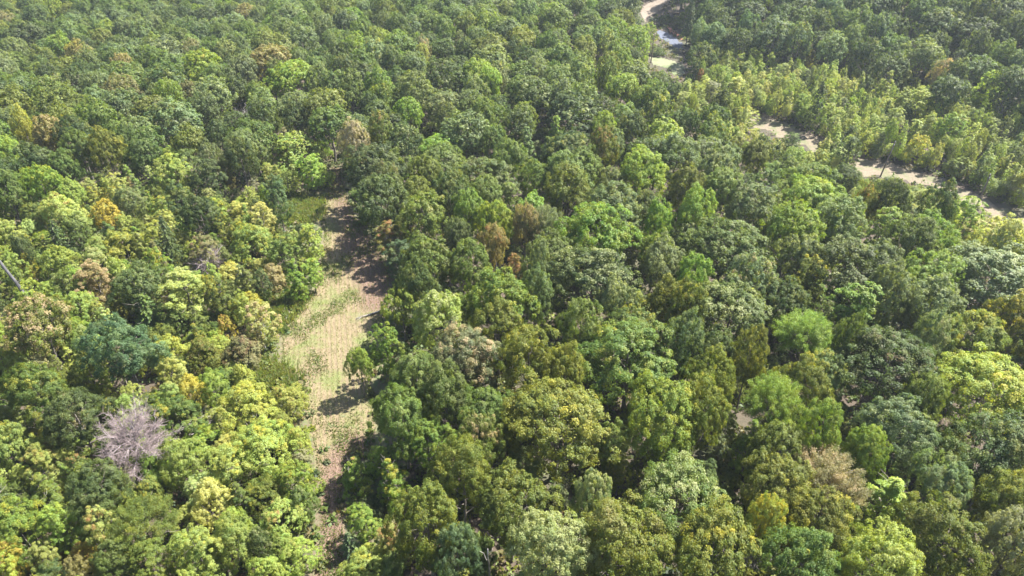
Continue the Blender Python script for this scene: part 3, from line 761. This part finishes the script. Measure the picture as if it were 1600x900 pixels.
keyed = {}
for q in indiv:
    q['wd'] = words_for(q); c = near_lm(q); q['lm'] = c[0]
    k = (q['wd'], c[0][1], sector(q['u']-LMK[c[0][1]][0], q['v']-LMK[c[0][1]][1])); keyed.setdefault(k, []).append(q)
for (wd, li, sec), L in keyed.items():
    L.sort(key=lambda q: q['lm'][0])
    for i, q in enumerate(L):
        tail = sec+' '+LMK[li][2]
        if q['lm'][0] < 75 and i == 0: q['label'] = wd+' just '+tail
        elif i == 0: q['label'] = wd+' nearest '+tail
        else: q['label'] = wd+', '+(ORD[i] if i < 10 else 'farthest ').strip()+' '+tail
seen = {}
for q in indiv: seen.setdefault(q['label'], []).append(q)
print('shared labels', sum(len(v) for v in seen.values() if len(v) > 1), 'longest', max(len(l.split()) for l in seen))

# ------------------------------------------------------------------ build individuals
GRP = {'broadleaf_tree': 'tall broadleaf trees of the wood', 'young_tree': 'young trees growing back beside the clearing and track', 'bushy_sapling': 'bushy saplings and shrubs among the young growth', 'evergreen_tree': 'evergreen trees scattered in the wood'}
CATS = {'broadleaf_tree': 'tree', 'young_tree': 'young tree', 'bushy_sapling': 'sapling', 'evergreen_tree': 'evergreen'}
protos = {}
def leafcol(c, rs):
    b = np.array(PAL[c][1])*1.5; b = b*rs.uniform(.82, 1.2)*np.array([rs.uniform(.88, 1.14), 1, rs.uniform(.8, 1.25)])
    return tuple(float(t_) for t_ in b)
for q in indiv:
    st = q['st']; k = R.randint(STY[st][0]); near, far, tm, close = PROTO[(st, k)]
    lod = 'close' if q['dep'] < 98 else 'near' if q['dep'] < 150 else 'far'
    key = (st, k, lod, q['kind'])
    if key not in protos:
        root = empty(q['kind'], (0, 0, 0))
        cr = obj('crown', {'close': close, 'near': near, 'far': far}[lod], root); cr.material_slots[0].link = 'OBJECT'
        tk = obj('trunk', tm, root); tk.material_slots[0].link = 'OBJECT'; tk.material_slots[0].material = BARK
        protos[key] = (root, cr, tk)
    else:
        r0, c0, t0 = protos[key]
        root = r0.copy(); COL.objects.link(root)
        cr = c0.copy(); COL.objects.link(cr); cr.parent = root
        tk = t0.copy(); COL.objects.link(tk); tk.parent = root
    sx = q['D']/BASE[st][0]; sz = q['H']/BASE[st][1]
    root.location = (q['x'], q['y'], q['z']); root.rotation_euler = (0, 0, R.uniform(0, 6.283))
    root.scale = (sx*R.uniform(.86, 1.14), sx*R.uniform(.86, 1.14), sz)
    cr.color = (*leafcol(q['c'], R), q['al'])
    cr.material_slots[0].material = LM['needle'] if st == 'pine' else LM[q['acc']]
    tk.material_slots[0].material = PALEBARK if q['note'] == 'birch' else BARK
    q['root'] = root
    if q['note'] == 'birch': q['label'] = 'pale thin-leaved tree with a white trunk at the clearing’s left edge'.replace('’', "'")
    tag(root, q['label'], CATS[q['kind']], GRP[q['kind']])

# ------------------------------------------------------------------ the rest of the wood: one mass
forms = bpy.data.collections.new('crown_forms'); FORM = {}
for st in ('bush', 'conic', 'feather', 'ovate', 'pine', 'round', 'spread'):
    for k in range(min(6, STY[st][0])):
        nc, sz = STY[st][1], STY[st][2]; sd0 = sum(map(ord, st))*10+k*7
        V, F, T_ = crown_arrays(st, sd0, nc//3, sz*1.6); V2, F2 = tubes(trunk_lines(st, sd0), 4)
        n4 = len(F2[0])+len(F2[1]); mi = np.zeros(len(F)+n4); mi[len(F):] = 1
        me = mk_mesh('crown_form', np.concatenate([V, V2]), [F, F2[0]+len(V), F2[1]+len(V)], [LM['far'], BARK], {'tint': ('FACE', np.concatenate([T_, np.zeros((n4, 3))]))}, mi)
        FORM[(st, k)] = len(FORM)
        o = bpy.data.objects.new('crown_form_%s' % chr(97+len(FORM)), me); forms.objects.link(o)
rest = [q for q in rest if q['shows'] > 1 or not (q['st'] == 'bush' or q['H'] < 8)]
nR = len(rest)
me = bpy.data.meshes.new('distant_woodland'); me.vertices.add(nR)
me.vertices.foreach_set('co', np.array([(q['x'], q['y'], q['z']) for q in rest], np.float32).ravel())
me.materials.append(LM['far']); me.materials.append(BARK)
def vattr(nm, typ, fld, arr):
    a = me.attributes.new(nm, typ, 'POINT'); a.data.foreach_set(fld, np.asarray(arr, np.int32 if typ == 'INT' else np.float32).ravel())
vattr('form', 'INT', 'value', [FORM[(q['st'], R.randint(min(6, STY[q['st']][0])))] for q in rest])
vattr('turn', 'FLOAT_VECTOR', 'vector', [(0, 0, R.uniform(0, 6.283)) for q in rest])
def scl(q): b = q['D']/BASE[q['st']][0]; return (b*R.uniform(.86, 1.14), b*R.uniform(.86, 1.14), q['H']/BASE[q['st']][1])
vattr('size', 'FLOAT_VECTOR', 'vector', [scl(q) for q in rest])
vattr('leaf_colour', 'FLOAT_COLOR', 'color', [(*leafcol(q['c'], R), 1) for q in rest])
me.update(); wd = obj('distant_woodland', me)
G = bpy.data.node_groups.new('scatter_trees', 'GeometryNodeTree')
G.interface.new_socket('Geometry', in_out='INPUT', socket_type='NodeSocketGeometry'); G.interface.new_socket('Geometry', in_out='OUTPUT', socket_type='NodeSocketGeometry')
gi = G.nodes.new('NodeGroupInput'); go = G.nodes.new('NodeGroupOutput'); ip = G.nodes.new('GeometryNodeInstanceOnPoints'); m2p = G.nodes.new('GeometryNodeMeshToPoints')
ci = G.nodes.new('GeometryNodeCollectionInfo'); ci.inputs['Collection'].default_value = forms; ci.inputs['Separate Children'].default_value = True; ci.inputs['Reset Children'].default_value = True
def na(nm, typ):
    a = G.nodes.new('GeometryNodeInputNamedAttribute'); a.data_type = typ; a.inputs['Name'].default_value = nm; return a.outputs['Attribute']
L_ = G.links.new
L_(gi.outputs[0], m2p.inputs[0]); L_(m2p.outputs[0], ip.inputs['Points']); L_(ci.outputs[0], ip.inputs['Instance']); ip.inputs['Pick Instance'].default_value = True
L_(na('form', 'INT'), ip.inputs['Instance Index']); L_(na('turn', 'FLOAT_VECTOR'), ip.inputs['Rotation']); L_(na('size', 'FLOAT_VECTOR'), ip.inputs['Scale']); L_(ip.outputs[0], go.inputs[0])
wd.modifiers.new('trees', 'NODES').node_group = G
tag(wd, 'mixed green woodland filling the far distance and the gaps between the nearer trees', 'woodland', kind='stuff')

# ------------------------------------------------------------------ undergrowth and grass
def scatter_mask(x, y):
    r = np.ones(x.shape, bool)
    jx = R.uniform(-1.1, 1.1, x.shape)
    r &= ~inpoly(x+jx, y+jx, CLEAR)
    for P in OPEN[1:3]+OPEN[6:]: r &= ~inpoly(x, y, P)
    r &= ~(inpoly(x, y, TRACK) & (R.uniform(size=x.shape) < .85))
    return r
rs = np.random.RandomState(5)
nC = 30000
y = 20+rs.uniform(size=nC)**.9*330; x = rs.uniform(-1, 1, nC)*(35+y*.85)
ok = scatter_mask(x, y); x, y = x[ok], y[ok]
r = rs.uniform(.4, 1.0, len(x))+np.clip(polydist(x, y, CLEAR)/3, 0, .9)*rs.uniform(size=len(x)); per = 24
k = np.repeat(np.arange(len(x)), per)
d = norm(rs.normal(size=(len(k), 3))+[0, 0, .5]); d[:, 2] = np.abs(d[:, 2])
P = np.stack([x[k], y[k], terr(x, y)[k]], 1)+d*(r[k]*rs.uniform(.4, 1, len(k)))[:, None]*[1, 1, 1.1]
V, F = cards(P, norm(d*.5+[0, 0, .5]+rs.normal(size=d.shape)*.5), .55, rs)
pc = np.array([(.06, .10, .025), (.10, .12, .03), (.16, .19, .04), (.13, .09, .05), (.05, .08, .04)])
ci = rs.choice(5, len(x), p=[.32, .28, .18, .10, .12])
ug = obj('undergrowth', mk_mesh('undergrowth', V, [F], [LM['stuff']], {'tint': ('FACE', np.stack([rs.uniform(size=len(x))[k], rs.uniform(size=len(k)), k*0], 1)), 'leaf_colour': ('FACE', pc[ci][k])}))
tag(ug, 'low leafy undergrowth covering the floor of the wood', 'undergrowth', kind='stuff')

def blades(name, polys_px, n, h, cols, label, cat, wid=.09, lean=.4, flat=None):
    rs = np.random.RandomState(len(name)*3)
    PX, PY = [], []
    for poly in polys_px:
        G = [at(*p) for p in poly]; A = np.array(G)
        xx = rs.uniform(A[:, 0].min(), A[:, 0].max(), n); yy = rs.uniform(A[:, 1].min(), A[:, 1].max(), n)
        m = inpoly(xx, yy, G); e = 1.1 if name == 'tall_grass' else 0; PX.append(xx[m]+rs.normal(size=m.sum())*e); PY.append(yy[m]+rs.normal(size=m.sum())*e)
    x = np.concatenate(PX); y = np.concatenate(PY)
    if flat is not None:
        m = flat(x, y, rs); x, y = x[m], y[m]
    nn = len(x)
    z = terr(x, y)+.03; a = rs.uniform(0, 6.283, nn); hh = h*rs.uniform(.5, 1.3, nn)
    t_ = np.stack([np.cos(a), np.sin(a), a*0], 1)*(wid*rs.uniform(.6, 1.4, nn))[:, None]
    b = np.stack([x, y, z], 1); tip = b+np.stack([rs.normal(size=nn)*hh*lean, rs.normal(size=nn)*hh*lean, hh], 1)
    V = np.stack([b-t_, b+t_, tip+t_*.3, tip-t_*.3], 1).reshape(-1, 3); F = np.arange(4*nn).reshape(nn, 4)
    c = np.array(cols)[rs.randint(0, len(cols), nn)]
    o = obj(name, mk_mesh(name, V, [F], [LM['stuff']], {'tint': ('FACE', np.stack([rs.uniform(size=nn)*.5, rs.uniform(size=nn), a*0], 1)), 'leaf_colour': ('FACE', c)}))
    tag(o, label, cat, kind='stuff')
def tussock(x, y, rs):
    f = np.sin(x*1.9+1.3*np.sin(y*1.1))*np.sin(y*1.7+np.sin(x*.8))
    return f+rs.normal(size=len(x))*.35 > 0
blades('tall_grass', [[(432, 318), (462, 308), (496, 314), (500, 330), (490, 344), (468, 350), (446, 346), (436, 336)], [(395, 470), (440, 455), (480, 468), (452, 492), (440, 520), (420, 510)],
       [(370, 575), (420, 572), (450, 590), (455, 610), (400, 610), (365, 600)], [(1340, 285), (1440, 298), (1500, 325), (1470, 345), (1400, 325), (1330, 305)]], 30000, .95,
       [(.12, .18, .03), (.16, .22, .04), (.22, .24, .07), (.26, .22, .11), (.09, .14, .03)], 'tall bright green grass along the edges of the clearing and track', 'grass', .07, .4, tussock)
def rows(x, y, rs):
    ph = (x+.23*y)/.85
    k = (np.cos(ph*6.283) > .1) | (rs.uniform(size=len(x)) < .25)
    return k
blades('cut_stubble', [CLEAR_PX], 85000, .16, [(.24, .20, .10), (.20, .16, .08), (.12, .15, .04), (.28, .24, .14)], 'short dry straw stubble standing in rows across the mown clearing', 'stubble', .045, .6, rows)
def patchy(x, y, rs):
    d = polydist(x, y, CLEAR)
    f = np.sin(x*.55+1.1*np.sin(y*.31))+np.sin(y*.42+1.7*np.sin(x*.37+2))+np.sin(x*1.3+y*.9)*.5
    return (f+rs.normal(size=len(x))*.5 > .55+.12*d) | (rs.uniform(size=len(x)) < .9*np.exp(-d/.55))
blades('weeds', [CLEAR_PX], 90000, .28, [(.10, .15, .03), (.13, .18, .04), (.16, .18, .05), (.09, .12, .03)], 'low green weeds in loose patches over the mown clearing and thicker along its edges', 'weeds', .07, .7, patchy)
# fallen leaves on the clearing's shaded margin
GX = rs.uniform(size=26000); 
def litter():
    G = np.array(FIELD); n = 60000
    x = rs.uniform(G[:, 0].min(), G[:, 0].max(), n); y = rs.uniform(G[:, 1].min(), G[:, 1].max(), n)
    m = inpoly(x, y, FIELD); x, y = x[m], y[m]; c = cover(x, y)[:, 1]
    m = rs.uniform(size=len(x)) < c*.8+.02; x, y = x[m], y[m]; nn = len(x)
    P = np.stack([x, y, terr(x, y)+.09], 1); V, F = cards(P, norm(rs.normal(size=(nn, 3))*.3+[0, 0, 1]), .17, rs)
    cc = np.array([(.28, .18, .12), (.20, .12, .07), (.34, .25, .18), (.15, .09, .055)])[rs.randint(0, 4, nn)]
    o = obj('fallen_leaves', mk_mesh('fallen_leaves', V, [F], [LM['stuff']], {'tint': ('FACE', np.stack([rs.uniform(size=nn)*.4, rs.uniform(size=nn), x*0], 1)), 'leaf_colour': ('FACE', cc)}))
    tag(o, 'pinkish brown fallen leaves on the shaded margin of the clearing', 'leaf litter', kind='stuff')
litter()

# ------------------------------------------------------------------ dead wood
def dead_tree(u, v, hmid, H, Rr, seed, name, label, twigs=2600, wood=DEADW, lean=(.3, -.2), fork=.3, foot=None):
    x, y = at(u, v, hmid); x -= lean[0]; y -= lean[1]; z = float(terr(x, y)); rs = np.random.RandomState(seed)
    if foot:
        fx, fy = at(*foot); tx, ty = at(u, v, H*.62); x, y = fx, fy; z = float(terr(x, y)); lean = (tx-fx, ty-fy)
    root = empty(name, (x, y, z))
    V, F = tubes([bent((0, 0, -.5), (*lean, H*.62), .26, .12, 7, rs, .012)]); obj('trunk', mk_mesh('dead_trunk', V, F, [wood], smooth=True), root)
    big = []; fine = []
    for i in range(17):
        a = i*2.4+rs.uniform(-.3, .3); t_ = fork+(1-fork)*i/17
        p = np.array([lean[0]*t_, lean[1]*t_, H*.62*t_]); L = Rr*rs.uniform(.8, 1.08)*(1.05-.25*t_)
        el = rs.uniform(-.25, 1.25) if foot else rs.uniform(.1, .8)
        e = p+np.array([L*math.cos(a)*math.cos(el), L*math.sin(a)*math.cos(el), L*math.sin(el)])
        B = bent(p, e, .085 if foot else .08, .022, 8, rs, .016); big.append(B)
        for j in range(9):
            s = B[2+j % 6, :3]; dd = norm(e-p)*.7+rs.normal(size=3)*.55+[0, 0, .25]
            e2 = s+norm(dd)*rs.uniform(1.2, 2.4); B2 = bent(s, e2, .04, .014, 5, rs, .05); big.append(B2)
            for q in range(twigs//(17*9)):
                s3 = B2[1+q % 4, :3]; e3 = s3+norm(norm(e2-s)*.5+rs.normal(size=3)*.6+[0, 0, .2])*rs.uniform(.4, 1.1)
                fine.append(bent(s3, e3, .017, .008, 3, rs, .06))
    if twigs < 1000: big += fine
    V, F = tubes(big, 5); obj('branches', mk_mesh('dead_branches', V, F, [wood], smooth=True), root)
    if twigs >= 1000: V, F = tubes(fine, 3); obj('twigs', mk_mesh('dead_twigs', V, F, [TWIG]), root)
    tag(root, label, 'dead tree'); return root
TWIG = bark_material('dry_twigs', (.17, .13, .125), (.27, .21, .205))
dead_tree(204, 684, 8, 12.5, 4.2, 3, 'dead_tree', 'leafless pinkish-grey dead tree with a wide fan of fine twigs in the lower left', 5200, DEADW, fork=.72, foot=(240, 752))
dead_tree(1196, 862, 12, 14, 2.6, 8, 'dead_tree', 'small pale bare-branched dead tree poking out beside the golden-leaved tree', 500, PALEBARK)
dead_tree(374, 170, 11, 16, 2.0, 9, 'dead_tree', 'pale bare snag rising among the dark trees of the upper left wood', 300, PALEBARK)
dead_tree(322, 400, 5.5, 8, 2.6, 12, 'dead_tree', 'brown leafless tree in shade between the dark evergreen and the yellow thicket', 1200)
def pt(u, v, h):
    x, y = at(u, v, h); return np.array([x, y, float(terr(x, y))+h])
rs = np.random.RandomState(21)
b = pt(52, 478, 5.0); tp = pt(-4, 404, 13.0); foot = b-(tp-b)*.75
lean = empty('dead_snag', foot); L = bent((0, 0, 0), tp-foot, .36, .20, 8, rs, .006)
V, F = tubes([L], 9); obj('trunk', mk_mesh('leaning_trunk', V, F, [DARKW], smooth=True), lean)
V, F = tubes([bent(L[5, :3], L[5, :3]+[.9, .2, .5], .05, .02, 4, rs), bent(L[6, :3], L[6, :3]+[-.8, .1, .5], .05, .02, 4, rs)]); obj('branch_stub', mk_mesh('stubs', V, F, [PALEBARK], smooth=True), lean)
tag(lean, 'long grey branchless dead trunk leaning out of the left edge', 'dead trunk')
s = pt(766, 900, 3); e = pt(762, 858, 12)
sn = empty('dead_snag', (s[0], s[1], float(terr(s[0], s[1])))); q0 = np.array(sn.location)
top = e-q0; L = bent((0, 0, -.3), top, .17, .06, 8, rs, .008)
V, F = tubes([L]); obj('trunk', mk_mesh('snag', V, F, [PALEBARK], smooth=True), sn)
V, F = tubes([bent(L[5, :3], L[5, :3]+[-.8, 0, 1.6], .06, .02, 4, rs), bent(L[6, :3], L[6, :3]+[.5, .3, 1.0], .04, .015, 4, rs)]); obj('branch_stub', mk_mesh('snag_stubs', V, F, [PALEBARK], smooth=True), sn)
tag(sn, 'thin broken grey snag standing at the bottom edge among olive crowns', 'dead trunk')
def log(a, b_, r0, r1, label, wood, seed=3, up=.2):
    rs = np.random.RandomState(seed); A = pt(*a, up); B = pt(*b_, up+.1)
    o = empty('fallen_log', A); L = bent((0, 0, 0), B-A, r0, r1, 7, rs, .008)
    V, F = tubes([L], 8); obj('trunk', mk_mesh('log', V, F, [wood], smooth=True), o)
    V, F = tubes([bent(L[i, :3], L[i, :3]+rs.normal(size=3)*[.9, .9, .3]+[0, 0, .3], .035, .012, 4, rs) for i in (3, 4, 5, 5, 6)]); obj('branch_stub', mk_mesh('log_stubs', V, F, [wood], smooth=True), o)
    tag(o, label, 'fallen log')
log((603, 483), (556, 498), .17, .06, "pale fallen log lying across the clearing's right edge", PALEBARK)
log((447, 498), (452, 488), .25, .2, "short whitish log at the clearing's left edge in green grass", PALEBARK, 5)
# brush pile
bp_ = pt(326, 672, 0); bro = empty('brush_pile', bp_)
ls = []
for i in range(60):
    a = rs.uniform(-.5, .5)+.9; c = rs.normal(size=3)*[1.3, .9, 0]+[0, 0, rs.uniform(1.6, 2.6)]; d = np.array([math.cos(a), math.sin(a), rs.uniform(-.2, .25)])*rs.uniform(.7, 1.9)
    ls.append(bent(c-d, c+d, rs.uniform(.04, .11), .03, 4, rs, .03))
V, F = tubes(ls, 5); obj('branches', mk_mesh('brush_branches', V, F, [DEADW], smooth=True), bro)
V, F = tubes([bent((-1.2, .6, 1.9), (1.5, 1.0, 2.1), .2, .14, 5, rs, .01), bent((.8, 1.5, 1.2), (2.8, 2.4, 1.3), .22, .2, 4, rs, .01)]+[bent((x_, .6+.3*x_, 0), (x_, .6+.3*x_, 2.0), .2, .15, 3, rs, .01) for x_ in (-1, 0, 1)], 8)
obj('log', mk_mesh('brush_logs', V, F, [PALEBARK], smooth=True), bro)
tag(bro, 'pale heap of cut branches and logs between bushes left of the clearing', 'brush pile')

# ------------------------------------------------------------------ power line by the track
POLEW = bark_material('pole_wood', (.12, .09, .07), (.22, .17, .14)); 
NW = NT('dull_wire'); WIRE = NW.surf(NW.n('ShaderNodeBsdfPrincipled', {'Base Color': (.06, .06, .065, 1), 'Roughness': .5, 'Metallic': .6}).outputs[0])
NI = NT('grey_glazed_porcelain'); PORC = NI.surf(NI.n('ShaderNodeBsdfPrincipled', {'Base Color': (.45, .46, .47, 1), 'Roughness': .25}).outputs[0])
def pole(u, v, h, tilt, label):
    x, y = at(u, v, 0); z = float(terr(x, y)); o = empty('utility_pole', (x, y, z), math.radians(-33))
    V, F = tubes([[(0, 0, -1, .19), (tilt*.5, 0, h*.5, .16), (tilt, 0, h, .12)]], 9); obj('pole', mk_mesh('pole', V, F, [POLEW], smooth=True), o)
    V, F = tubes([[(tilt, -1.2, h-.5, .07), (tilt, 0, h-.5, .07), (tilt, 1.2, h-.5, .07)]], 4); obj('crossarm', mk_mesh('crossarm', V, F, [POLEW]), o)
    for k in (-1.1, 0, 1.1):
        V, F = tubes([[(tilt, k, h-.45, .05), (tilt, k, h-.3, .09), (tilt, k, h-.15, .05)]], 8); obj('insulator', mk_mesh('insulator', V, F, [PORC], smooth=True), o)
    tag(o, label, 'utility pole', 'utility poles of the power line')
    c, s = math.cos(math.radians(-33)), math.sin(math.radians(-33))
    return [np.array([x+tilt*c-k*s, y+tilt*s+k*c, z+h-.12]) for k in (-1.1, 0, 1.1)]
p0 = pole(1017, 98, 10, 0, 'leftmost weathered utility pole standing on the pale grassy verge below the bluish road')
p1 = pole(1375, 276, 9, .7, 'weathered wooden utility pole leaning slightly beside the bare dirt track')
p2 = pole(1520, 336, 9.5, 0, 'upright wooden utility pole at the dirt track near the right edge of the photo')
p3 = pole(1700, 430, 9.5, 0, 'wooden utility pole just past the right edge')
def wires(A, B, label):
    ls = []
    for a, b_ in zip(A, B):
        t_ = np.linspace(0, 1, 14)[:, None]; P = a+(b_-a)*t_; P[:, 2] -= (4*t_*(1-t_))[:, 0]*np.linalg.norm(b_-a)*.02
        ls.append(np.concatenate([P, np.full((14, 1), .013)], 1))
    mid = ls[0][0][:3]; ls = [np.concatenate([l[:, :3]-mid, l[:, 3:]], 1) for l in ls]
    V, F = tubes(ls, 4); o = obj('power_line', mk_mesh('power_line', V, F, [WIRE]), loc=mid); tag(o, label, 'power line')
wires(p1, p2, 'thin grey power line wires strung between the two poles beside the dirt track')
wires(p2, p3, 'thin grey power line wires leaving the right-hand pole toward the right edge')

# ------------------------------------------------------------------ haze
HZ = 1
if HZ:
    me = bpy.data.meshes.new('haze')
    x0, x1, y0, y1, z0, z1 = -520, 520, -60, 900, -14, 74
    v = [(x, y, z) for x in (x0, x1) for y in (y0, y1) for z in (z0, z1)]
    me.from_pydata(v, [], [(0, 1, 3, 2), (4, 6, 7, 5), (0, 4, 5, 1), (2, 3, 7, 6), (0, 2, 6, 4), (1, 5, 7, 3)]); me.update()
    hz = obj('haze', me); tag(hz, kind='stuff'); tag(hz, 'thin pale blue haze over the wood', 'haze')
    N = NT('haze_air'); pv = N.n('ShaderNodeVolumePrincipled', {'Color': (.80, .88, 1, 1), 'Density': .00015, 'Anisotropy': .25})
    N.t.links.new(pv.outputs[0], N.out.inputs['Volume']); me.materials.append(N.m)
